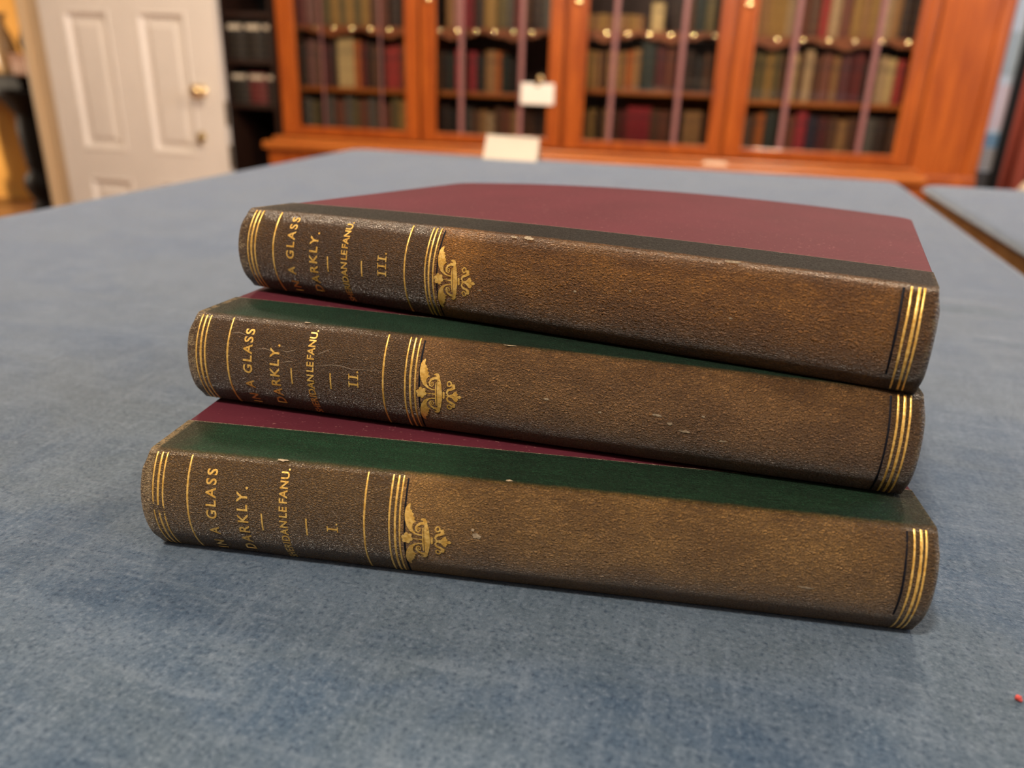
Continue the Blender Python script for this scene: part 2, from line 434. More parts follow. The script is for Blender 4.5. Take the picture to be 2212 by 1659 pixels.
b.build('end_pilaster', MAHOG, bc)
for k in range(4):
    g0, g1 = GAPS[k] + .008, GAPS[k + 1] - .008; a, c = GL[k]
    b = MB(); z0, z1 = T(-.176), TOP - .02
    b.box(g0, a, -.006, .02, z0, z1, 0, .004); b.box(c, g1, -.006, .02, z0, z1, 0, .004)
    b.box(a - .001, c + .001, -.0055, .02, z0, T(GB), 0, .003); b.box(a - .001, c + .001, -.0055, .02, z1 - .06, z1, 0, .003)
    # inner bead round the glass
    b.box(a - .012, a + .004, -.012, -.004, T(GB) - .012, z1 - .05, 0, .003); b.box(c - .004, c + .012, -.012, -.004, T(GB) - .012, z1 - .05, 0, .003)
    b.box(a, c, -.012, -.004, T(GB) - .012, T(GB) + .004, 0, .003)
    d = b.build('glazed_door', MAHOG, bc)
    b = MB(); b.box(a, c, .006, .009, T(GB), z1 - .06); p = b.build('pane', GLASS, d)
    mu = [(-.839, -.585), (-.247, -.004), (.354, .606), (1.0, 1.279)][k]
    for uu in mu:
        b = MB(); wdt = .003 if k == 0 else .0095
        b.box(uu - wdt, uu + wdt, -.001, .0055, T(GB), z1 - .06, 0, .002); b.build('glazing_bar', MAUVE, d)
    if k:
        b = MB(); uu = (g0 + a) / 2 + (.0 if k > 1 else .0)
        b.lathe(uu, T(.352), [(.013, -.0065), (.013, -.009), (.009, -.011), (.003, -.0115)], 18, 0, 'y'); b.build('escutcheon', BRASS, d)
    if k == 1:
        b = MB(); b.lathe(.078, T(.083), [(.014, .004), (.014, -.004), (.006, -.006), (.006, -.014), (.013, -.022), (.012, -.03), (.003, -.033)], 20, 0, 'y'); b.build('door_knob', BRASS, d)
    # shelves
    s0, s1 = GAPS[k] + .021, GAPS[k + 1] - .021
    b = MB(); b.box(s0, s1, .05, .385, T(SH2[k]) - .018, T(SH2[k]), 0, .002); b.build('shelf', MAHOGH, bc)
    b = MB(); b.box(s0, s1, .05, .385, T(SH1[k]) - .018, T(SH1[k]), 0, .002); sh = b.build('shelf', MAHOGH, bc)
    # scalloped leather fringe with brass nails under the shelf edge
    n = 72; vs = []; fs = []; u00 = [-.56, -.30, .31, .93][k]
    for i in range(n + 1):
        uu = s0 + (s1 - s0) * i / n
        ph = 2 * pi * (uu - u00) / .255
        lo = .016 + .024 * (.5 + .5 * cos(ph)) ** .8 + .004 * cos(3 * ph)
        zt = T(SH1[k]) - .0005
        for v in (.0435, .049): vs += [(uu, v, zt), (uu, v, zt - lo)]
    for i in range(n):
        q = i * 4
        fs += [(q, q + 4, q + 5, q + 1), (q + 2, q + 3, q + 7, q + 6), (q + 1, q + 5, q + 7, q + 3), (q, q + 2, q + 6, q + 4)]
    b = MB(); b.add(vs, fs)
    nn = 7
    for i in range(nn):
        uu = s0 + .045 + (s1 - s0 - .09) * i / (nn - 1); zc = T(SH1[k]) - .0095; tl = radians(15)
        vs = []; fs = []; rc = .026; n6 = 16
        for q, al in enumerate((20, 15, 10, 5)):
            al = radians(al)
            for e in range(n6):
                an = 2 * pi * e / n6; a0 = rc * sin(al) * cos(an); b0 = rc * sin(al) * sin(an); h0 = rc * (cos(al) - cos(radians(20)))
                vs.append((uu + a0, .0405 - h0 * cos(tl) + b0 * sin(tl), zc + b0 * cos(tl) + h0 * sin(tl)))
        h0 = rc * (1 - cos(radians(20))); vs.append((uu, .0405 - h0 * cos(tl), zc + h0 * sin(tl)))
        for q in range(3):
            for e in range(n6): fs.append((q * n6 + e, q * n6 + (e + 1) % n6, (q + 1) * n6 + (e + 1) % n6, (q + 1) * n6 + e))
        for e in range(n6): fs.append((3 * n6 + e, 3 * n6 + (e + 1) % n6, 4 * n6))
        b.add(vs, fs, 1, True)
        b.box(uu - .004, uu + .004, .040, .046, zc - .004, zc + .004, 1)
    b.build('scalloped_fringe', [FRINGE, BRASS], sh)

# ------------------------------------------------------------------ books on the shelves
PAL = {
 'tan': (.36, .18, .065), 'ochre': (.40, .22, .055), 'cream': (.62, .44, .19), 'brown': (.12, .048, .022), 'dark brown': (.035, .016, .011),
 'reddish brown': (.19, .055, .028), 'black': (.012, .010, .010), 'crimson': (.36, .022, .035), 'red': (.40, .035, .03), 'dark red': (.15, .016, .016),
 'orange': (.50, .13, .025), 'olive': (.15, .11, .04), 'dark green': (.018, .03, .024), 'grey': (.13, .115, .095), 'mauve brown': (.21, .09, .075),
 'navy': (.016, .014, .035), 'maroon': (.10, .014, .016), 'pale tan': (.50, .33, .17), 'pale pink': (.5, .22, .19)}
LM = {}
def shelf_leather(c):
    if c in LM: return LM[c]
    x = N('binding_' + c.replace(' ', '_')); a = PAL[c]
    gen = x.coord('Generated'); sp = x.n('ShaderNodeSeparateXYZ'); x.l(gen, sp.inputs[0]); z = sp.outputs[2]
    n = x.noise(x.coord('Object'), 60, 4)
    col = x.mix(x.rng(n, .3, .7), tuple(q * .8 for q in a), tuple(min(1, q * 1.2) for q in a))
    s = x.math('ABSOLUTE', x.math('SINE', x.math('MULTIPLY', z, pi * 5.5)))
    line = x.math('SUBTRACT', 1, x.rng(s, .0, .10))
    y = sp.outputs[1]
    onsp = x.math('SUBTRACT', 1, x.rng(y, .06, .1))
    col = x.mix(x.math('MULTIPLY', x.math('MULTIPLY', line, onsp), .5), col, (.62, .40, .13))
    lab = x.math('MULTIPLY', x.rng(z, .685, .69), x.math('SUBTRACT', 1, x.rng(z, .79, .795)))
    col = x.mix(x.math('MULTIPLY', x.math('MULTIPLY', lab, onsp), .5), col, tuple(q * .4 + .02 for q in a))
    x.base(col); x.rough(.5); LM[c] = x.m; return x.m

def shelf_book(name, u, z, wd, h, d, color, lean=0.0, v=.075):
    b = MB(); n = 6; hw = wd / 2; bul = min(.3 * wd, .006)
    out = [(-hw + wd * i / n, -bul * sin(pi * i / n)) for i in range(n + 1)] + [(hw, d), (-hw, d)]
    k = len(out); vs = [(x, y, 0) for x, y in out] + [(x, y, h) for x, y in out]
    fs = [tuple(range(k - 1, -1, -1))] + [(i, (i + 1) % k, k + (i + 1) % k, k + i) for i in range(k)]
    e = min(.0025, wd * .15)
    inn = [(-hw + e, .004), (hw - e, .004), (hw - e, d - .003), (-hw + e, d - .003)]
    # top: boards stand proud of the sunk page edges
    o = len(vs); vs += [(x, y, h) for x, y in inn] + [(x, y, h - .004) for x, y in inn]
    fs += [tuple(range(k, k + n + 1)) + (o + 1, o), (k + n, k + n + 1, o + 2, o + 1), (k + n + 1, k + n + 2, o + 3, o + 2), (k + n + 2, k, o, o + 3)]
    fs += [(o, o + 1, o + 5, o + 4), (o + 1, o + 2, o + 6, o + 5), (o + 2, o + 3, o + 7, o + 6), (o + 3, o, o + 4, o + 7)]
    b.add(vs, fs); b.add([(x, y, h - .004) for x, y in inn], [(0, 1, 2, 3)], 1)
    ob = b.build(name, [shelf_leather(color), PAPER])
    ob.location = W(u, v, z); ob.rotation_euler = (0, lean, BETA)
    return ob

ORD = ['first', 'second', 'third', 'fourth', 'fifth', 'sixth', 'seventh', 'eighth', 'ninth', 'tenth', 'eleventh', 'twelfth', 'thirteenth', 'fourteenth', 'fifteenth', 'sixteenth', 'seventeenth', 'eighteenth', 'nineteenth', 'twentieth', 'twenty-first', 'twenty-second', 'twenty-third']
# (colour, relative width, height); '-' leaves a gap
ROWS = {
 (0, 'upper'): [('black', 1, .16), ('dark red', 1, .17), ('mauve brown', 1.6, .2), ('brown', 1.2, .2)] + [('olive', 1.1, .19), ('ochre', 1.1, .19)] * 3 + [('brown', 1.3, .2), ('reddish brown', 1.4, .2), ('dark brown', 1.6, .19), ('dark brown', 1.6, .2), ('maroon', 1.2, .19)],
 (0, 'middle'): [('dark brown', 1.3, .165), ('dark brown', 1.1, .17), ('mauve brown', 1.5, .185), ('brown', 1.1, .17), ('maroon', 1.6, .165), ('dark brown', 1.2, .18), ('cream', 1.5, .19), ('cream', 1.4, .19), ('orange', 1.1, .18), ('dark red', 1.0, .175), ('dark brown', 1.1, .18), ('brown', 1.2, .17), ('dark brown', 1.1, .165), ('red', 1.3, .165), ('red', 1.2, .165), ('brown', 1.2, .175), ('olive', 1.2, .16), ('dark brown', 1.0, .16)],
 (0, 'lowest'): [('black', 1.3, .12), ('grey', 1.2, .13), ('olive', 1.2, .12), ('dark brown', 1.2, .13), ('grey', 1.3, .14), ('reddish brown', 1.7, .125), ('grey', 1.3, .14), ('olive', 1.2, .13), ('reddish brown', 1.4, .13), ('grey', 1.2, .14), ('brown', 1.2, .13), ('reddish brown', 1.3, .12), ('olive', 1.2, .14), ('ochre', 1.2, .135), ('olive', 1.2, .14), ('dark brown', 1, .12)],
 (1, 'upper'): [('black', 1.2, .18), ('-', .8, 0), ('tan', 1.1, .19), ('pale pink', 1.1, .2), ('crimson', 1.6, .19), ('dark brown', 1.6, .18), ('ochre', 1.7, .2), ('olive', 1.4, .2), ('grey', 1.0, .19), ('dark red', 1.2, .19), ('brown', 1.1, .2), ('dark brown', 1.6, .19), ('grey', 1.4, .2), ('dark brown', 1.4, .18)],
 (1, 'middle'): [('tan', 1.3, .145), ('dark brown', 1.3, .15), ('dark green', 1.3, .145), ('crimson', 1.1, .155), ('brown', 1.1, .145), ('crimson', 1.5, .15), ('black', 1.6, .14), ('tan', 1.8, .155), ('orange', 1.0, .15), ('dark green', 1.2, .14), ('black', 1.3, .13), ('-', 7.5, 0)],
 (1, 'lowest'): [('black', 1.3, .115), ('dark brown', 1.4, .12), ('black', 1.3, .11), ('dark brown', 1.2, .125), ('grey', 1.2, .115), ('brown', 1.3, .105), ('tan', 1.3, .11), ('pale tan', 1.2, .10), ('brown', 1.3, .12), ('reddish brown', 1.3, .115), ('tan', 1.2, .11), ('brown', 1.3, .115), ('brown', 1.3, .12), ('dark brown', 1.5, .13), ('brown', 1.2, .12), ('dark brown', 1.2, .12)],
 (2, 'upper'): [('tan', 1, .055), ('ochre', 1, .056), ('tan', 1, .055), ('ochre', 1, .057), ('tan', 1, .055), ('pale tan', 1, .056), ('tan', 1, .055), ('ochre', 1, .056), ('tan', 1, .055), ('-', 1.0, 0), ('cream', 1.7, .1), ('-', 1.2, 0), ('dark brown', 1.5, .15), ('brown', 1.3, .15), ('dark green', 1.5, .14), ('olive', 1.3, .15), ('dark brown', 1.5, .14)],
 (2, 'middle'): [('tan', 1, .135), ('tan', 1, .137), ('ochre', 1, .136), ('tan', 1, .135), ('brown', 1, .136), ('tan', 1, .137), ('ochre', 1, .135), ('tan', 1, .136), ('orange', 1, .14), ('tan', 1.2, .15), ('dark green', 2.3, .185), ('maroon', 1.6, .165), ('reddish brown', 1.5, .16), ('maroon', 1.3, .165), ('dark brown', 1.3, .15), ('black', 1.6, .13), ('brown', 1.3, .14), ('dark brown', 1.3, .14)],
 (2, 'lowest'): [('black', 1.3, .13), ('tan', 1.2, .12), ('ochre', 1.3, .13), ('dark brown', 1.1, .12), ('tan', 1.3, .135), ('brown', 1.2, .13), ('dark red', 1.3, .13), ('crimson', 1.2, .145), ('crimson', 1.2, .145), ('crimson', 1.2, .145), ('brown', 1.4, .14), ('reddish brown', 1.4, .14), ('brown', 1.2, .135), ('dark brown', 1.2, .14), ('tan', 1.3, .14), ('tan', 1.3, .14), ('brown', 1.1, .135), ('dark brown', 1.1, .13)],
 (3, 'upper'): [('brown', 1.1, .2), ('ochre', 1.2, .2), ('tan', 1.2, .2), ('ochre', 1.2, .2), ('ochre', 1.2, .2), ('pale tan', 1.2, .2), ('reddish brown', 1.7, .19), ('brown', 1.6, .2), ('red', 1.2, .19), ('pale tan', 1.5, .2), ('reddish brown', 1.5, .19), ('ochre', 1.2, .2), ('tan', 1.2, .2), ('ochre', 1.2, .2), ('pale tan', 1.5, .2), ('tan', 1.2, .2), ('dark brown', 1.5, .2), ('dark brown', 1.3, .2)],
 (3, 'middle'): [('dark brown', 1.2, .15), ('brown', 1.3, .15), ('olive', 1.2, .165), ('olive', 1.2, .165), ('ochre', 1.2, .165), ('olive', 1.2, .165), ('brown', 1.1, .16), ('cream', 1.7, .165), ('brown', 1.0, .17), ('pale tan', 1.5, .18), ('brown', 1.2, .16), ('reddish brown', 2.0, .165), ('tan', 1.1, .16), ('maroon', 2.4, .165), ('dark red', 1.4, .165), ('dark brown', 1.3, .15), ('brown', 1.1, .15), ('pale tan', 1.4, .16), ('cream', 1.4, .16), ('red', 1.4, .155), ('dark brown', 1.1, .14)],
 (3, 'lowest'): [('black', 1.1, .12), ('grey', 1.5, .13), ('brown', 1.2, .14), ('orange', 1.1, .145), ('dark green', 1.9, .15), ('brown', 1.2, .14), ('reddish brown', 1.3, .14), ('crimson', 1.6, .15), ('navy', 1.6, .14), ('maroon', 1.4, .14), ('brown', 1.3, .135), ('tan', 1.3, .13), ('brown', 1.2, .135), ('maroon', 1.3, .14), ('grey', 1.2, .14), ('dark brown', 2.0, .14), ('brown', 1.5, .14)],
}
DOORW = ['first', 'second', 'third', 'fourth']
for (k, row), items in ROWS.items():
    z = {'upper': T(SH1[k]), 'middle': T(SH2[k]), 'lowest': T(FLOOR_Z)}[row] + .0006
    a, c = GAPS[k] + .028, GAPS[k + 1] - .028
    tot = sum(i[1] for i in items); uu = a; cnt = 0
    for col, wd, h in items:
        wid = wd / tot * (c - a)
        if col != '-':
            hh = h * R.uniform(.97, 1.02)
            o = shelf_book('antique_book', uu + wid / 2, z, wid - .0022, hh, R.uniform(.11, .14), col, 0, .078 + R.uniform(0, .012))
            tag(o, '%s book, %s from left on the %s shelf behind %s glass door' % (col, ORD[cnt], row, DOORW[k]), 'book', 'books on the %s shelf behind the %s glass door' % (row, DOORW[k]))
            cnt += 1
        uu += wid

# white card hung from the knob of the second door
b = MB(); b.box(-.066, .066, -.0015, .0015, 0, .078, 0, .0007)
o = b.build('label_card', CARDW); o.location = W(.068, -.0205, T(-.012)); o.rotation_euler = (0, 0, BETA)
b = MB(); b.box(-.01, .01, -.0035, -.0016, .066, .0790, 0, .0008); b.build('card_clip', BRASS, o)
tag(o, 'white card hanging from the knob of the second bookcase door', 'card')
b = MB(); b.box(-.045, .045, -.02, .02, 0, .004, 0, .001); b.box(-.04, .035, -.017, .015, .004, .007, 0, .001)
o = b.build('paper_slip', CARDC); o.location = W(.77, -.075, T(-.1955)); o.rotation_euler = (0, 0, BETA + .1)
tag(o, 'small cream paper slip lying on the bookcase ledge', 'paper')

# dark bookcase in the corner
dk = uvroot('dark_bookcase'); tag(dk, 'dark open bookcase in shadow between white door and glazed bookcase', 'bookcase')
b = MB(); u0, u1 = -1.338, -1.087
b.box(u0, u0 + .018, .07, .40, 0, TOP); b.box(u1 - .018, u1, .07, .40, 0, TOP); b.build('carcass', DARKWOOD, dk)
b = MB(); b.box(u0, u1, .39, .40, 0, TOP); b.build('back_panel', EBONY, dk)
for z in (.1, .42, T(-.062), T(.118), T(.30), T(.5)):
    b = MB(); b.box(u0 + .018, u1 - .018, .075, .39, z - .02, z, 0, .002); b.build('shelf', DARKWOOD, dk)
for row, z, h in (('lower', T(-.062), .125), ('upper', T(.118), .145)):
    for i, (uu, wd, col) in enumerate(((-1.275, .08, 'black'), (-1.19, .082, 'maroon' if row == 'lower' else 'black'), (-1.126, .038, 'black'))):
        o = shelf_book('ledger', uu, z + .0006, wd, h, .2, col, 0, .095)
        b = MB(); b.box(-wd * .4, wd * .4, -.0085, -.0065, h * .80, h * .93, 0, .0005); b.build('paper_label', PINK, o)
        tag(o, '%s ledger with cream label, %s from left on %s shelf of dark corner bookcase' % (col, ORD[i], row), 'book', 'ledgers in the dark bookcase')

# ------------------------------------------------------------------ hall furniture seen through the doorway
ct = empty('console_table', W(-3.475, 1.0, 0), BETA)
tag(ct, 'black carved console table standing in hall beyond doorway', 'table')
zt = T(-.012)
b = MB(); b.box(-.42, .40, -.2, .2, zt - .03, zt, 0, .006); b.box(-.39, .39, -.18, .18, zt - .07, zt - .03); b.build('table_top', EBONY, ct)
prof = [(.03, 0), (.045, .02), (.045, .05), (.028, .07), (.05, .12), (.06, .17), (.055, .22), (.032, .26), (.04, .28), (.04, .30), (.046, .40), (.05, .5), (.044, .56), (.05, .585), (.06, .60), (.08, .645), (.115, .69), (.12, zt - .07)]
for sx in (-1, 1):
    for sy in (-1, 1):
        b = MB(); b.lathe(sx * .32, sy * .09, [(r * 1.45, h) for r, h in prof], 20); b.build('turned_leg', EBONY, ct)
RB = wood('red_brown_box_wood', (.22, .075, .022), (.32, .11, .03), .4)
bx = empty('wooden_box', W(-3.11, .98, zt + .0004), BETA); tag(bx, 'reddish brown wooden box on the black console table', 'box')
b = MB(); b.box(-.075, .075, -.09, .09, 0, .095, 0, .004); b.build('body', RB, bx)
b = MB(); b.box(-.08, .08, -.095, .095, .0955, .118, 0, .005); b.build('lid', RB, bx)
vz = empty('dark_jar', W(-3.14, .98, zt + .1186), BETA); tag(vz, 'small dark round jar on top of the wooden box', 'jar')
b = MB(); b.lathe(0, 0, [(.02, 0), (.03, .012), (.04, .045), (.038, .075), (.022, .1), (.024, .112)], 24); b.build('body', EBONY, vz)
b = MB(); b.lathe(0, 0, [(.022, .1125), (.02, .122), (.006, .13), (.007, .14), (.002, .145)], 20); b.build('lid', EBONY, vz)
vz = empty('cream_vase', W(-3.265, .95, zt + .0004), BETA); tag(vz, 'tall cream vase standing left of the wooden box', 'vase')
b = MB(); b.lathe(0, 0, [(.04, 0), (.045, .01), (.06, .07), (.066, .14), (.05, .21), (.028, .26), (.026, .3), (.045, .33)], 24); b.build('body', plain('cream_glaze', (.5, .34, .18), .35), vz)

# ------------------------------------------------------------------ display board, curtain and stool at the right
db = empty('display_board', W(1.838, .30, 0), BETA); tag(db, 'pale blue display panel with pink block beside the bookcase end', 'display board')
PB = plain('pale_blue_print', (.44, .53, .66), .5); PK = plain('pink_print', (.50, .44, .53), .5); DB2 = plain('blue_print', (.11, .22, .36), .5); GY = plain('grey_print', (.24, .24, .26), .6); GYD = plain('dark_print', (.035, .033, .036), .6); LB = plain('grey_blue_print', (.30, .38, .46), .5)
b = MB(); b.box(-.125, .02, 0, .02, .35, 2.0)
b.build('panel', PB, db)
b = MB(); b.box(-.085, .0, -.003, -.0005, T(-.045), T(.115)); b.build('pink_block', PK, db)
b = MB(); b.box(-.125, .0, -.003, -.0005, T(-.115), T(-.062)); b.build('blue_band', DB2, db)
b = MB(); b.box(-.06, .0, -.003, -.0005, T(.15), T(.30)); b.build('blue_grey_block', LB, db)
b = MB(); b.box(-.125, .0, -.003, -.0005, T(-.20), T(-.118)); b.build('grey_band', GY, db)
b = MB(); b.box(-.125, .0, -.003, -.0005, .35, T(-.205)); b.build('dark_band', GYD, db)
b = MB(); b.box(.0, .03, -.03, .03, 0, 2.03, 0, .005); b.box(-.125, .03, -.03, .03, 2.0, 2.03); b.box(-.125, .03, -.1, .1, 0, .03); b.build('black_frame', EBONY, db)

cu = empty('curtain', W(2.245, .34, 0), BETA); tag(cu, 'salmon red curtain hanging right of the black frame', 'curtain')
vs = []; fs = []; n = 90
for i in range(n + 1):
    x = -.36 + .85 * i / n; y = .035 * sin(i * .62) + .012 * sin(i * 1.7 + 1)
    vs += [(x, y, .04), (x, y, 2.5)]
for i in range(n): fs.append((2 * i, 2 * i + 2, 2 * i + 3, 2 * i + 1))
o = mesh('fabric', vs, fs, plain('salmon_fabric', (.46, .10, .065), .9), cu, smooth=True)
sm = o.modifiers.new('thick', 'SOLIDIFY'); sm.thickness = .003
b = MB(); b.box(-.4, .52, -.012, .012, 2.5, 2.525); b.build('curtain_rail', EBONY, cu)

st = empty('round_stool', W(1.945, -.22, 0), BETA); tag(st, 'stool with round cream cushion in front of the salmon curtain', 'stool')
b = MB(); z = T(-.255); b.lathe(0, 0, [(.145, z), (.165, z + .015), (.17, z + .04), (.155, z + .065), (.1, z + .078), (.02, z + .08)], 32); b.build('cushion', plain('cream_fabric', (.78, .68, .55), .8), st)
b = MB(); b.lathe(0, 0, [(.14, z - .04), (.145, z - .03), (.145, z - .0005)], 28); b.build('seat_frame', EBONY, st)
for k in range(4):
    a = pi / 4 + k * pi / 2; b = MB(); b.lathe(.105 * cos(a), .105 * sin(a), [(.012, 0), (.018, .2), (.02, z - .0405)], 12); b.build('leg', EBONY, st)

# ------------------------------------------------------------------ tables with blue cloths
TA = 0.2587                      # the tables' long sides run this far off the camera axis
tx = Vector((cos(TA), -sin(TA), 0)); ty = Vector((sin(TA), cos(TA), 0))
def rounded(hx, y0, y1, r, n=8):
    pts = []
    for cx, cy, a0 in ((hx - r, y1 - r, 0), (-hx + r, y1 - r, pi / 2), (-hx + r, y0 + r, pi), (hx - r, y0 + r, 1.5 * pi)):
        for i in range(n + 1):
            a = a0 + pi / 2 * i / n; pts.append((cx + r * cos(a), cy + r * sin(a)))
    return pts
def table(name, origin, hx, y0, y1, r, label, clabel, over, hang, rot=0.0):
    t = empty(name, (origin[0], origin[1], 0), -TA + rot); tag(t, label, 'table')
    def slab(z0, z1, g, nm, mat):
        p = rounded(hx + g, y0 - g, y1 + g, max(r + g, .004)); k = len(p)
        vs = [(x, y, z0) for x, y in p] + [(x, y, z1) for x, y in p]
        o = mesh(nm, vs, [tuple(range(k - 1, -1, -1)), tuple(range(k, 2 * k))] + [(i, (i + 1) % k, k + (i + 1) % k, k + i) for i in range(k)], mat, t); return o
    slab(TZ - .034, TZ - .0035, over, 'table_top', TABLEWOOD)
    b = MB(); b.box(-hx + .06, hx - .06, y0 + .06, y1 - .06, TZ - .12, TZ - .0342); b.build('apron', TABLEWOOD, t)
    for sx in (-1, 1):
        for yy in (y0 + .09, y1 - .09):
            b = MB(); x = sx * (hx - .09); b.lathe(x, yy, [(.02, 0), (.03, .04), (.022, .08), (.034, .3), (.03, .55), (.036, .6), (.038, TZ - .1202)], 16); b.build('leg', TABLEWOOD, t)
    # cloth: a lid of velvet with soft rounded rim hanging over the edge
    c = empty('tablecloth', (origin[0], origin[1], TZ), -TA + rot)
    rings = []; K = 10
    p0 = rounded(hx + .004, y0 - .004, y1 + .004, r + .004, K)
    prof = [(0, -hang), (.0006, -.006), (-.0008, -.0025), (-.0035, -.0006), (-.009, 0.0), (-.016, .0002)]
    cxm, cym = 0, (y0 + y1) / 2
    vs = []; fs = []; k = len(p0)
    for off, z in prof:
        for i, (x, y) in enumerate(p0):
            q = Vector((x, y)); pr = Vector(p0[i - 1]); nx = Vector(p0[(i + 1) % k]); tng = (nx - pr).normalized(); nrm = Vector((tng.y, -tng.x))
            q = q + nrm * off
            vs.append((q.x, q.y, z))
    for j in range(len(prof) - 1):
        for i in range(k): fs.append((j * k + i, j * k + (i + 1) % k, (j + 1) * k + (i + 1) % k, (j + 1) * k + i))
    base = (len(prof) - 1) * k
    fs.append(tuple(base + i for i in range(k)))
    ib = len(vs)                 # underside, so the cloth is a thin shell
    for off, z in ((-.0012, -hang), (-.0012, -.0031)):
        for i, (x, y) in enumerate(p0):
            q = Vector((x, y)); pr = Vector(p0[i - 1]); nx = Vector(p0[(i + 1) % k]); tng = (nx - pr).normalized(); q = q + Vector((tng.y, -tng.x)) * off
            vs.append((q.x, q.y, z))
    for i in range(k):
        j = (i + 1) % k
        fs.append((i, ib + i, ib + j, j)); fs.append((ib + i, ib + k + i, ib + k + j, ib + j))
    fs.append(tuple(ib + 2 * k - 1 - i for i in range(k)))
    o = mesh('tablecloth', vs, fs, CLOTH, smooth=False)
    bpy.data.objects.remove(c)
    o.location = (origin[0], origin[1], TZ); o.rotation_euler = (0, 0, -TA + rot)
    for p in o.data.polygons: p.use_smooth = len(p.vertices) == 4
    tag(o, clabel, 'tablecloth')
    return t, o
# main table: far corners measured at (-.256, 1.27) and (.497, 1.066)
far = (Vector((-.256, 1.270, 0)) + Vector((.499, 1.064, 0))) / 2
t1, c1 = table('reading_table', far, .388, -1.75, 0, .02, 'wooden reading table under blue cloth, carrying the three stacked volumes', 'blue velvety cloth covering the nearer table under the three books', -.002, .012)
nb = Vector((.524, 1.052, 0)) + tx * .40
t2, c2 = table('reading_table', nb, .40, -1.75, 0, .03, 'second reading table, across the narrow gap on the right', 'blue cloth on the neighbouring table beyond the narrow gap', -.001, .006, .012)

# soft creases on the main cloth near the stack's right end
def crease(name, pts, hgt, wid):
    vs = []; fs = []; n = len(pts); m_ = 6
    for i, (x, y) in enumerate(pts):
        a = Vector(pts[max(i - 1, 0)]); c = Vector(pts[min(i + 1, n - 1)]); t = (c - a).normalized(); nr = Vector((-t.y, t.x))
        e = sin(pi * i / (n - 1)) ** .7
        for j in range(m_ + 1):
            s = -1 + 2 * j / m_; q = Vector((x, y)) + nr * wid * s
            vs.append((q.x, q.y, TZ + .0001 + hgt * e * (cos(pi * s) * .5 + .5)))
    for i in range(n - 1):
        for j in range(m_): fs.append((i * (m_ + 1) + j, (i + 1) * (m_ + 1) + j, (i + 1) * (m_ + 1) + j + 1, i * (m_ + 1) + j + 1))
    return vs, fs
def to_cloth(o, vs):
    inv = Matrix.Translation(o.location) @ Matrix.Rotation(o.rotation_euler[2], 4, 'Z')
    inv = inv.inverted(); return [tuple(inv @ Vector(v)) for v in vs]
for pts, hgt, wid in (([(.20, .475), (.235, .463), (.27, .458), (.29, .450), (.312, .444)], 0.0022, .018), ([(.25, .62), (.29, .604), (.32, .596), (.345, .59)], .0010, .022), ([(.30, .83), (.35, .805), (.395, .795)], .0012, .016), ([(.24, .40), (.27, .385), (.30, .383)], .001, .008)):
    vs, fs = crease('fold', pts, hgt, wid)
    mesh('cloth_fold', to_cloth(c1, vs), fs, CLOTH, c1, smooth=True)

# cream folded card standing at the far edge of the cloth
cd = empty('folded_card', (-.012, 1.176, TZ + .0006), -TA); tag(cd, 'cream folded card standing at far edge of the blue cloth', 'card')
b = MB(); vs = []
for y0, y1, nm in ((-.012, 0, 'front_leaf'), (.012, 0, 'back_leaf')):
    d = .0006 if y0 < 0 else -.0006
    mesh(nm, [(-.039, y0, 0), (.041, y0, 0), (.041, y1, .031), (-.037, y1, .033), (-.039, y0 + d, 0), (.041, y0 + d, 0), (.041, y1 + d, .031), (-.037, y1 + d, .033)],
         [(0, 1, 2, 3), (7, 6, 5, 4), (0, 4, 5, 1), (1, 5, 6, 2), (2, 6, 7, 3), (3, 7, 4, 0)], CARDC, cd)
# red crumb on the cloth at the lower right
bm = bmesh.new(); bmesh.ops.create_icosphere(bm, subdivisions=2, radius=.00075)
for q in bm.verts: q.co *= 1 + .5 * mnoise.noise(q.co * 1800); q.co.z = max(q.co.z, -.0004)
me = bpy.data.meshes.new('red_crumb'); bm.to_mesh(me); bm.free(); me.materials.append(plain('red_wax', (.42, .05, .04), .6))
o = bpy.data.objects.new('red_crumb', me); COL.objects.link(o); o.location = (.1135, .1352, TZ + .0008)
tag(o, 'tiny red crumb lying on the blue cloth near the front', 'crumb')

# ------------------------------------------------------------------ the three volumes
WED = 0.018
BOOKS = [  # x, y, yaw, thickness, joint width, band positions
 dict(x=-.0942, y=.1851, yaw=-.1408, t=.0286, W=.148, jw=.0195, num='I', s=dict(tr1c=.0041, sg1=.0110, sg2=.0591, t2a=.0657, t2b=.0672, t2c=.0684, t3a=.1910, t3b=.1925, t3c=.1936)),
 dict(x=-.0922, y=.2203, yaw=-.2418, t=.0266, W=.148, jw=.0200, num='II', s=dict(tr1c=.0037, sg1=.0111, sg2=.0595, t2a=.0660, t2b=.0675, t2c=.0689, t3a=.1906, t3b=.1920, t3c=.1933)),
 dict(x=-.0845, y=.2505, yaw=-.4004, t=.0260, W=.148, jw=.0215, num='III', s=dict(tr1c=.0046, sg1=.0117, sg2=.0589, t2a=.0657, t2b=.0669, t2c=.0683, t3a=.1906, t3b=.1922, t3c=.1933)),
]
BUL = .0057
MATS = [
 leather('worn_brown_leather', 31.5, 19.5, (.225, .112, .031), (.320, .165, .046), (.072, .039, .013), (.011, .042, .019), (.050, .043, .024), (1.0, 1.7), 1.0, 3.1),
 leather('speckled_brown_leather', 29.8, 20.0, (.190, .088, .028), (.280, .135, .044), (.050, .025, .010), (.009, .035, .018), (.044, .038, .022), (1.25, 1.7), .35, 17.4),
 leather('dark_brown_leather', 29.2, 21.5, (.190, .072, .013), (.300, .120, .020), (.028, .016, .008), (.011, .011, .008), (.032, .023, .015), (.9, 1.6), .05, 41.9),
]
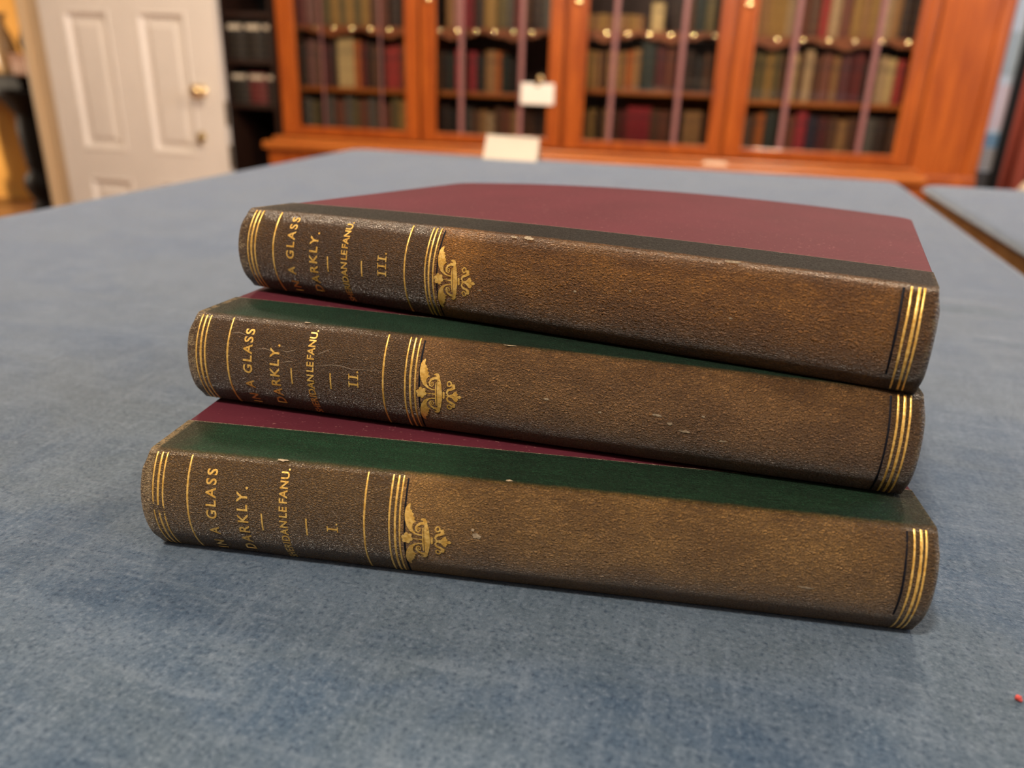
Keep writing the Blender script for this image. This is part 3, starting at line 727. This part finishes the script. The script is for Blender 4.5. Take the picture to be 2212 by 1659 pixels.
SP0, SP1, CV0, CV1 = -.0030, .1972, -.0012, .1962

class Book:
    def __init__(s, i, d):
        s.i = i; s.d = d; s.t = d['t']; s.W = d['W']; h = s.t / 2
        s.h = h; s.Rr = (h * h + BUL * BUL) / (2 * BUL); s.th = asin(h / s.Rr); s.arc = 2 * s.Rr * s.th
        z0 = sum(b['t'] for b in BOOKS[:i]) + .0004 + .0004 * i
        s.root = bpy.data.objects.new('antiquarian_volume', None); COL.objects.link(s.root)
        s.root.matrix_world = Matrix.Translation((d['x'], d['y'], TZ + z0)) @ Matrix.Rotation(d['yaw'], 4, 'Z') @ Matrix.Rotation(-i * WED, 4, 'X')
    def bow(s, x, y, z):
        if s.i < 2:
            f = min(max(z / s.t, 0), 1); yy = min(max(y / .03, 0), 1)
            return z + (f - .0) * (1 - yy) * .0004 * (1 - ((x - .1) / .1) ** 2)
        f = min(max(z / (s.t - max(y, 0) * tan(WED)), 0), 1.02); yy = min(max(y / s.W, 0), 1)
        return z + f * ((1 - yy) * (.0004 - .108 * (x - .11) ** 2) + yy * (.0033 - .35 * (x - .115) ** 2))
    def prof(s, v):
        """v in metres round the leather: 0 lower arris, arc upper arris -> y, z and outward normal"""
        if v < 0: return (-v, 0.0, 0, -1)
        if v > s.arc:
            y = v - s.arc; return (y, s.t - y * tan(WED), sin(WED), cos(WED))
        ph = -s.th + v / s.Rr
        return (-(s.Rr * cos(ph) - (s.Rr - BUL)), s.h + s.Rr * sin(ph), -cos(ph), sin(ph))
    def at(s, x, v, off=0.0):
        y, z, ny, nz = s.prof(v)
        # soften the arris
        e = .0010
        for vc in (0.0, s.arc):
            dd = v - vc
            if abs(dd) < e:
                k = .5 * (1 - abs(dd) / e) ** 2
                a = s.prof(vc - e); b = s.prof(vc + e)
                y = y * (1 - k) + k * (a[0] + b[0]) / 2; z = z * (1 - k) + k * (a[1] + b[1]) / 2
        y += ny * off; z += nz * off
        return (x, y, s.bow(x, y, z))

def nice(lo, hi, n, dense=()):
    xs = [lo + (hi - lo) * i / n for i in range(n + 1)]
    return sorted(set(xs + list(dense)))

def build_book(i, d):
    B = Book(i, d); t = B.t; WW = B.W; root = B.root; jw = d['jw']
    # --- leather spine and joints, one skin
    vv = nice(0, B.arc, 34, [B.arc * q for q in (.01, .02, .04, .06, .94, .96, .98, .99)])
    vv = [-jw, -jw * .6, -jw * .3, -.003, -.0015, -.0008] + vv + [B.arc + q for q in (.0004, .0008, .0015, .003, jw * .3, jw * .5, jw * .7, jw * .9, jw)]
    n = 96; verts = []; uvs = []; faces = []
    ts = sorted(set([q / n for q in range(n + 1)] + [.0015, .003, .0045, .006, .008, .992, .994, .9955, .997, .9985]))
    LIFT = .0003
    for v in vv:
        if v <= 0 or v >= B.arc: e = 0.0
        else:
            q = min(v, B.arc - v); e = min(1, q / .006); e = e * e * (3 - 2 * e)
        lo = CV0 * (1 - e) + SP0 * e; hi = CV1 * (1 - e) + SP1 * e
        for tt in ts:
            x = lo + (hi - lo) * tt
            r = .0019; off = 0
            for dd in (x - lo, hi - x):
                if dd < r: off = -e * r * (1 - sqrt(max(0, 1 - (1 - dd / r) ** 2)))
            # shallow groove either side of the joints
            lift = LIFT if v > B.arc else (-.0 if v < 0 else 0)
            if v > B.arc: lift = LIFT * min(1, (v - B.arc) / .001)
            if v < 0: lift = 0.0
            wob = .00012 * mnoise.noise(Vector((x * 60, v * 90, i * 7)))
            verts.append(B.at(x, v, off + lift + (wob if 0 < v < B.arc else 0))); uvs.append((x * 1000, v * 1000))
    k = len(ts)
    for a in range(len(vv) - 1):
        for c in range(k - 1): faces.append((a * k + c, a * k + c + 1, (a + 1) * k + c + 1, (a + 1) * k + c))
    # lip where the upper joint leather ends on the board, and end fillings at head and tail
    a = len(verts); last = (len(vv) - 1) * k
    for c in range(k):
        x, y, z = verts[last + c]; verts.append((x, y + .0002, z - .0005)); uvs.append(uvs[last + c])
    for c in range(k - 1): faces.append((last + c, last + c + 1, a + c + 1, a + c))
    sidx = [j for j, v in enumerate(vv) if 0 <= v <= B.arc]
    for c in (0, k - 1):
        faces.append(tuple(j * k + c for j in sidx) if c == 0 else tuple(j * k + c for j in reversed(sidx)))
    sp = mesh('leather_spine', verts, faces, MATS[i], root, uvs, smooth=True)
    for p in sp.data.polygons:
        if len(p.vertices) > 4: p.use_smooth = False
    # --- boards
    for upper in (True, False):
        ys = [.0022, .006, .012, .02, .035, .05, .065, .08, .095, .11, .125, WW - .007, WW - .0045, WW - .003, WW - .0018, WW - .0008, WW - .0002, WW]
        n2 = 40; vs = []; r = .006; bt = .0024
        for top in (True, False):
            for y in ys:
                q = y - (WW - r); ins = r - sqrt(max(0, r * r - q * q)) if q > 0 else 0
                for c in range(n2 + 1):
                    lo, hi = CV0 + ins, CV1 - ins; x = lo + (hi - lo) * c / n2
                    if upper: z = t - y * tan(WED) - (0 if top else bt)
                    else: z = bt if top else .0
                    z = B.bow(x, y, z) if upper else z
                    vs.append((x, y, z))
        m1 = n2 + 1; ny = len(ys); o = ny * m1; fs = []
        for a in range(ny - 1):
            for c in range(n2):
                q = a * m1 + c
                fs.append((q, q + 1, q + m1 + 1, q + m1)); fs.append((o + q, o + q + m1, o + q + m1 + 1, o + q + 1))
        for c in range(n2):
            fs.append((c, o + c, o + c + 1, c + 1)); q = (ny - 1) * m1 + c; fs.append((q, q + 1, o + q + 1, o + q))
        for a in range(ny - 1):
            q = a * m1; fs.append((q, q + m1, o + q + m1, o + q)); q = a * m1 + n2; fs.append((q, o + q, o + q + m1, q + m1))
        ob = mesh('cover_board', vs, fs, MAROON, root, smooth=False)
        bv = ob.modifiers.new('edge', 'BEVEL'); bv.width = .0007; bv.segments = 3; bv.limit_method = 'ANGLE'; bv.angle_limit = radians(50)
        bv.harden_normals = False
        for p in ob.data.polygons: p.use_smooth = True
        ob.data.set_sharp_from_angle(angle=radians(40))
    # --- page block
    vs = []; x0, x1 = .0022, .1928; ya, yb = .0024, WW - .0035
    rows = [(ya, 0), (ya + .04, 0), (ya + .08, 0), (yb - .03, 0), (yb, 0)]; nn = 12; pv = []
    for c in range(nn + 1):
        x = x0 + (x1 - x0) * c / nn
        for y, _ in rows: pv.append((x, y, .00245))
        for y, _ in rows: pv.append((x, y, B.bow(x, y, t - y * tan(WED) - .00245) if i == 2 else t - y * tan(WED) - .00245))
    fs = []; rr = len(rows)
    for c in range(nn):
        a = c * 2 * rr; e = a + 2 * rr
        for j in range(rr - 1):
            fs.append((a + j, a + j + 1, e + j + 1, e + j)); fs.append((a + rr + j, e + rr + j, e + rr + j + 1, a + rr + j + 1))
        fs.append((a, e, e + rr, a + rr)); fs.append((a + rr - 1, a + 2 * rr - 1, e + 2 * rr - 1, e + rr - 1))
    for a in (0, nn * 2 * rr):
        for j in range(rr - 1): fs.append((a + j, a + rr + j, a + rr + j + 1, a + j + 1))
    mesh('page_block', pv, fs, PAGES, root)

    # --- gilt rules
    def strip(name, s, wd, mat, v0, v1, off=.00007, wob=0.0):
        vs = []; fs = []; n = 40
        for j in range(n + 1):
            v = v0 + (v1 - v0) * j / n; w2 = wd * .62 * (1 + .25 * mnoise.noise(Vector((s * 3000, v * 900, i))))
            sx = s + wob * mnoise.noise(Vector((s * 500, v * 120, 3 + i)))
            for a, o_ in ((-w2, -.00012), (-w2 * .7, off), (w2 * .7, off), (w2, -.00012)):
                vs.append(B.at(sx + a, v, o_))
        for j in range(n):
            for c in range(3): fs.append((j * 4 + c, j * 4 + c + 1, j * 4 + c + 5, j * 4 + c + 4))
        return mesh(name, vs, fs, mat, root, smooth=True)
    S = d['s']; A = B.arc
    for s_, w_ in ((S['tr1c'] - .0028, .00040), (S['tr1c'] - .0014, .00058), (S['tr1c'], .00045), (S['sg1'], .00050), (S['sg2'], .00048), (S['t2a'], .00046), (S['t2b'], .00058), (S['t2c'], .00044), (S['t3a'], .00048), (S['t3b'], .00062), (S['t3c'], .00045)):
        strip('gilt_rule', s_, w_, GOLD, .0004, A - .0002, .00007, .00008)
    for s_ in (S['t2c'] + .0013, S['t3a'] - .0017):
        strip('blue_black_rule', s_, .00052, INK, .0010, A - .0008, .00004, .00008)

    # --- lettering
    dg = None
    def text(name, string, base_s, cap, v0, v1, word=1.0):
        cu = bpy.data.curves.new('t', 'FONT'); cu.body = string; cu.size = 1.0; cu.resolution_u = 4; cu.space_word = word; cu.offset = .022
        ob = bpy.data.objects.new('t', cu); COL.objects.link(ob)
        def me_for(sc):
            cu.space_character = sc; bpy.context.view_layer.update()
            g = bpy.context.evaluated_depsgraph_get(); return bpy.data.meshes.new_from_object(ob.evaluated_get(g))
        def ext(me): xs = [q.co.x for q in me.vertices]; ys = [q.co.y for q in me.vertices]; return min(xs), max(xs), max(ys)
        m1 = me_for(1.0); e1 = ext(m1); k = cap / .72
        capm = ext(m1)[2] if not string.startswith('S') else e1[2] * .97
        k = cap / capm
        m2 = me_for(1.6); e2 = ext(m2)
        want = (v1 - v0) / k; w1 = e1[1] - e1[0]; w2 = e2[1] - e2[0]
        sc = 1 + .6 * (want - w1) / (w2 - w1); kx = k
        if sc < .94: sc = .94
        me = me_for(sc); e = ext(me); kx = (v1 - v0) / (e[1] - e[0])
        bm = bmesh.new(); bm.from_mesh(me)
        for q in bm.verts: q.co = Vector((v0 + (q.co.x - e[0]) * kx, q.co.y * k, 0))
        vcut = v0
        while vcut < v1:
            bmesh.ops.bisect_plane(bm, geom=bm.verts[:] + bm.edges[:] + bm.faces[:], plane_co=(vcut, 0, 0), plane_no=(1, 0, 0)); vcut += .0008
        for q in bm.verts: q.co = Vector(B.at(base_s - q.co.y, q.co.x, .00009))
        out = bpy.data.meshes.new(name); bm.to_mesh(out); bm.free(); out.materials.append(GOLD)
        for mm in (m1, m2, me): bpy.data.meshes.remove(mm)
        bpy.data.objects.remove(ob); bpy.data.curves.remove(cu)
        o = bpy.data.objects.new(name, out); COL.objects.link(o); o.parent = root; return o
    ds = S['sg1'] - .0110
    text('title_lettering', 'IN A GLASS', .0189 + ds, .0028, A * .075, A * (.895 if i != 2 else .945), 1.0)
    text('title_lettering', 'DARKLY.', .0276 + ds, .0029, A * .125, A * (.775 if i != 2 else .80))
    text('author_lettering', 'SHERIDAN LE FANU.', .0384 + ds, .0021, A * .035, A * .955, .45)
    def poly(name, polys):
        bm = bmesh.new()
        for P in polys:
            vs = [bm.verts.new((x, y, 0)) for x, y in P]
            try: bm.faces.new(vs)
            except ValueError: pass
        bmesh.ops.triangulate(bm, faces=bm.faces[:])
        ys = [q.co.y for q in bm.verts]; v = min(ys)
        while v < max(ys):
            bmesh.ops.bisect_plane(bm, geom=bm.verts[:] + bm.edges[:] + bm.faces[:], plane_co=(0, v, 0), plane_no=(0, 1, 0)); v += .0008
        for q in bm.verts: q.co = Vector(B.at(q.co.x, q.co.y, .00009))
        out = bpy.data.meshes.new(name); bm.to_mesh(out); bm.free(); out.materials.append(GOLD)
        o = bpy.data.objects.new(name, out); COL.objects.link(o); o.parent = root; return o
    rect = lambda x0, x1, y0, y1: [(x0, y0), (x1, y0), (x1, y1), (x0, y1)]
    for sx in (.0315, .0436):
        poly('gilt_dash', [rect(sx - .00022 + ds, sx + .00022 + ds, A * .40, A * .562)])
    # volume numeral with serifs
    cnt = len(d['num']); pit = .00215; s0, s1 = .0491 + ds, .0521 + ds; c0 = A * (.49 if cnt == 1 else .515) - pit * (cnt - 1) / 2 + (.0 if cnt < 3 else .0006)
    ps = []
    for q in range(cnt):
        y = c0 + q * pit
        ps.append(rect(s0 + .0003, s1 - .0003, y - .00026, y + .00026))
        ps.append(rect(s0, s0 + .0003, y - .0008, y + .0008)); ps.append(rect(s1 - .0003, s1, y - .0008, y + .0008))
    yd = c0 + (cnt - 1) * pit + .00155
    ps.append([(s1 - .0003 + .0003 * cos(a * pi / 4), yd + .0003 * sin(a * pi / 4)) for a in range(8)])
    poly('volume_numeral', ps)

    # --- gilt ornament: flower, winged scrolls and leaf spray
    K1, K2 = .0110e-3, .0117e-3
    s00 = S['t2c'] + .0003; a00 = A * .488
    def P(cx, cy, mir): # drawing coordinates -> spine coordinates
        yq = (957 - (cy - (cx - 700) * .106)) * K2
        return (s00 + (cx - 440) * K1, a00 + (-yq if mir else yq))
    polys = []
    def ribbon(pts, mir):
        L = []; Rr = []; q = [P(a, b_, mir) for a, b_, _ in pts]
        for j in range(len(q)):
            p0 = Vector(q[max(j - 1, 0)]); p1 = Vector(q[min(j + 1, len(q) - 1)]); tn = (p1 - p0).normalized(); nr = Vector((-tn.y, tn.x)); hw = pts[j][2] * .5 * K1
            c = Vector(q[j]); L.append(c + nr * hw); Rr.append(c - nr * hw)
        for j in range(len(q) - 1): polys.append([tuple(L[j]), tuple(L[j + 1]), tuple(Rr[j + 1]), tuple(Rr[j])])
    for mir in (False, True):
        wing = [(640, 150), (575, 195), (540, 260), (525, 400), (540, 530), (580, 650), (650, 765), (760, 840), (860, 880), (945, 892), (945, 862), (870, 850), (790, 815), (735, 750), (715, 680), (722, 620), (760, 575), (805, 562), (755, 520), (765, 470), (722, 430), (742, 385), (690, 350), (700, 315), (655, 290), (645, 250), (652, 200)]
        polys.append([P(x, y, mir) for x, y in wing])
        ribbon([(1010, 600, 80), (920, 600, 66), (840, 636, 56), (800, 700, 46), (812, 768, 36), (868, 795, 28), (905, 755, 24), (893, 702, 22), (852, 698, 20), (842, 735, 20), (868, 752, 22)], mir)
        polys.append([P(x, y, mir) for x, y in [(900, 525), (930, 495), (975, 485), (1030, 512), (1068, 580), (1050, 625), (1000, 640), (985, 570), (945, 532)]])
        polys.append([P(x, y, mir) for x, y in [(1000, 600), (1060, 600), (1095, 700), (1118, 820), (1130, 910), (1135, 1003), (1000, 989)]])
        polys.append([P(x, y, mir) for x, y in [(960, 700), (984, 680), (984, 987), (952, 984), (948, 850)]])
        ring = []
        for q in range(13): a = 2 * pi * q / 12; ring.append((1315 + 52 * cos(a), 735 + 56 * sin(a), 34))
        ribbon(ring, mir)
        ribbon([(1370, 760, 50), (1425, 775, 90), (1440, 825, 90), (1370, 862, 62), (1285, 885, 60), (1255, 945, 46), (1290, 1000, 30), (1350, 1022, 20)], mir)
        polys.append([P(x, y, mir) for x, y in [(1215, 1012), (1300, 1000), (1390, 985), (1450, 925), (1505, 905), (1520, 965), (1555, 985), (1520, 1015), (1400, 1031)]])
        polys.append([P(x, y, mir) for x, y in [(1420, 1034), (1530, 1018), (1590, 1010), (1640, 1050), (1640, 1055), (1440, 1037)]])
        polys.append([P(x, y, mir) for x, y in [(1148, 1004), (1148, 930), (1175, 915), (1202, 940), (1202, 1010)]])
        polys.append([P(x, y, mir) for x, y in [(725, 956), (800, 962), (950, 962), (950, 985), (800, 980), (725, 962)]])
    for q in range(6):
        a = 2 * pi * q / 6 + .3; cx, cy = 590 + 78 * cos(a), 945 + 78 * sin(a)
        polys.append([P(cx + 64 * cos(a) * cos(z) - 52 * sin(a) * sin(z), cy + 64 * sin(a) * cos(z) + 52 * cos(a) * sin(z), False) for z in [2 * pi * e / 12 for e in range(12)]])
    polys.append([P(590 + 24 * cos(z), 945 + 24 * sin(z), False) for z in [2 * pi * e / 10 for e in range(10)]])
    poly('gilt_ornament', polys)
    worn(i, B)
    return root
WORN = plain('worn_leather_white', (.27, .20, .125), .75, var=.35, scale=1500)
HAIR = plain('hairline_crack', (.24, .175, .12), .7)
def worn(i, B):
    """pale chips, rubbed spots and hairline cracks, each where this volume shows it"""
    A = B.arc
    chips = [[(35.6, 1.02, 1.7, .5), (94.9, 1.055, 1.1, .55), (88.2, .575, 1.2, .9), (168, .45, 2.0, .35), (87.2, .62, .6, .5)],
             [(34.0, 1.03, 1.3, .45), (93.7, 1.02, 1.8, .35), (134.7, .56, 1.3, .35), (142, .446, 1.6, .4), (105.7, .578, .9, .3), (151.4, .40, 1.2, .35), (138, .50, .8, .4), (120, .52, .5, .3), (146, .6, .6, .3)],
             [(90.7, .985, 1.2, .35), (95.1, .99, 1.5, .55), (149.8, 1.0, 2.2, .35), (83.3, .43, .7, .3), (111.2, .55, .5, .3), (152, .51, .5, .25), (126, .62, .4, .25)]][i]
    rr = random.Random(20 + i); vs = []; fs = []
    for u, a, ru, rv in chips:
        c = len(vs); n = 18; v = a * A
        vs.append(B.at(u / 1000, v, .00042 if v > A else .00009))
        for k in range(n):
            t = 2 * pi * k / n; q = rr.uniform(.55, 1.15)
            vv = v + rv / 1000 * q * sin(t)
            vs.append(B.at((u + ru * q * cos(t)) / 1000, vv, .00040 if vv > A else .00007))
        for k in range(n): fs.append((c, c + 1 + k, c + 1 + (k + 1) % n))
    mesh('worn_spot', vs, fs, WORN, B.root)
    cr = {1: [[(39.2, .611), (43.8, .641), (46.8, .642), (49.9, .626), (53.9, .631), (58.4, .640)], [(28.5, .604), (30.8, .625), (32.7, .621)], [(39.5, .717), (41.6, .758), (43.8, .794)], [(11.9, .829), (14.0, .845), (16.8, .831)], [(28.0, .717), (30.1, .713), (33.2, .744)], [(20, .70), (23, .72), (26, .70)]],
          0: [[(50.5, .66), (51.5, .62), (53, .58)], [(86.7, .53), (87.3, .58), (88.2, .61)]]}.get(i, [])
    vs = []; fs = []
    for pts in cr:
        P2 = []
        for a, b in zip(pts, pts[1:]):
            for k in range(8): P2.append((a[0] + (b[0] - a[0]) * k / 8 + rr.uniform(-.05, .05), (a[1] + (b[1] - a[1]) * k / 8) * A * 1000 + rr.uniform(-.09, .09)))
        c = len(vs)
        for k, (u, v) in enumerate(P2):
            wd = .055 * sin(pi * (k + .5) / len(P2)) + .02
            vs += [B.at(u / 1000, (v - wd) / 1000, .00008), B.at(u / 1000, (v + wd) / 1000, .00008)]
        for k in range(len(P2) - 1): fs.append((c + 2 * k, c + 2 * k + 2, c + 2 * k + 3, c + 2 * k + 1))
    if vs: mesh('hairline_crack', vs, fs, HAIR, B.root)
PARTL = {'cover_board': 'maroon cloth cover board', 'page_block': 'cream page edges', 'gilt_rule': 'thin gilt line across the spine', 'blue_black_rule': 'dark line beside the gilt lines', 'title_lettering': 'gilt title lettering', 'author_lettering': 'gilt author lettering', 'volume_numeral': 'gilt roman numeral', 'gilt_ornament': 'gilt flower and scroll ornament', 'gilt_dash': 'short gilt dash', 'worn_spot': 'pale worn spots', 'hairline_crack': 'pale hairline cracks'}
LBL = ['bottom volume of the stack, lighter worn brown leather spine numbered I',
       'middle volume of the stack, scuffed brown leather spine numbered II',
       'top volume of the stack, maroon cloth cover and dark spine numbered III']
for i, d in enumerate(BOOKS):
    r = build_book(i, d); tag(r, LBL[i], 'book', 'stacked leather-backed volumes')
    for ch in r.children:
        nm = ch.name.split('.')[0]
        if nm in PARTL: ch['label'] = PARTL[nm]
    for ch in r.children:
        if ch.name.startswith('leather_spine'): ch['label'] = ('brown leather spine turning green over the cover', 'brown leather spine turning green over the cover', 'brown leather spine turning black over the cover')[i]

# ------------------------------------------------------------------ hanging lamps (above the frame)
GLOBE = N('lamp_globe'); GLOBE.p.inputs['Emission Color'].default_value = (1, .8, .56, 1); GLOBE.p.inputs['Emission Strength'].default_value = 6
def pendant(loc, power, label, col=WARM, rad=.09):
    t = empty('pendant_lamp', (loc[0], loc[1], loc[2])); tag(t, label, 'lamp')
    b = MB(); b.lathe(0, 0, [(.008, .30), (.008, CEILZ - loc[2] - .03), (.06, CEILZ - loc[2] - .025), (.06, CEILZ - loc[2] - .001)], 14); b.build('hanging_rod', BRASS, t)
    b = MB(); b.lathe(0, 0, [(.2, .13), (.19, .16), (.10, .24), (.03, .30)], 28); b.build('lamp_shade', WHITE, t)
    b = MB(); b.lathe(0, 0, [(.01, 0.03), (.05, .04), (.075, .075), (.07, .105), (.04, .125)], 20); b.build('globe', GLOBE.m, t)
    l = bpy.data.lights.new('bulb_light', 'POINT'); l.energy = power; l.color = col; l.shadow_soft_size = rad
    o = bpy.data.objects.new('bulb_light', l); COL.objects.link(o); o.parent = t; o.location = (0, 0, -.11)
pendant((-.52, -.46, 2.5), 146, 'pendant lamp above and just behind the camera', WHITEL)
pendant(W(-.45, -1.7, 2.25), 72, 'pendant lamp hanging before the first bookcase doors')
pendant(W(1.15, -1.7, 2.25), 100, 'pendant lamp hanging before the last bookcase door')
fl = empty('added_hall_lamp', W(-4.25, .42, 0), BETA); tag(fl, 'added low lamp, out of view in the ochre hall, lighting the wall under the console', 'lamp')  # lamp added out of view to brighten the ochre wall below the console top
b = MB(); b.lathe(0, 0, [(.11, 0), (.11, .012), (.03, .03), (.012, .05), (.012, .52)], 20); b.build('stand', BRASS, fl)
b = MB(); b.lathe(0, 0, [(.012, .5205), (.05, .54), (.07, .58), (.05, .63), (.01, .645)], 20); b.build('globe', GLOBE.m, fl)
l = bpy.data.lights.new('bulb_light', 'POINT'); l.energy = 75; l.color = WARM; l.shadow_soft_size = .08
o = bpy.data.objects.new('bulb_light', l); COL.objects.link(o); o.parent = fl; o.location = (0, 0, .75)
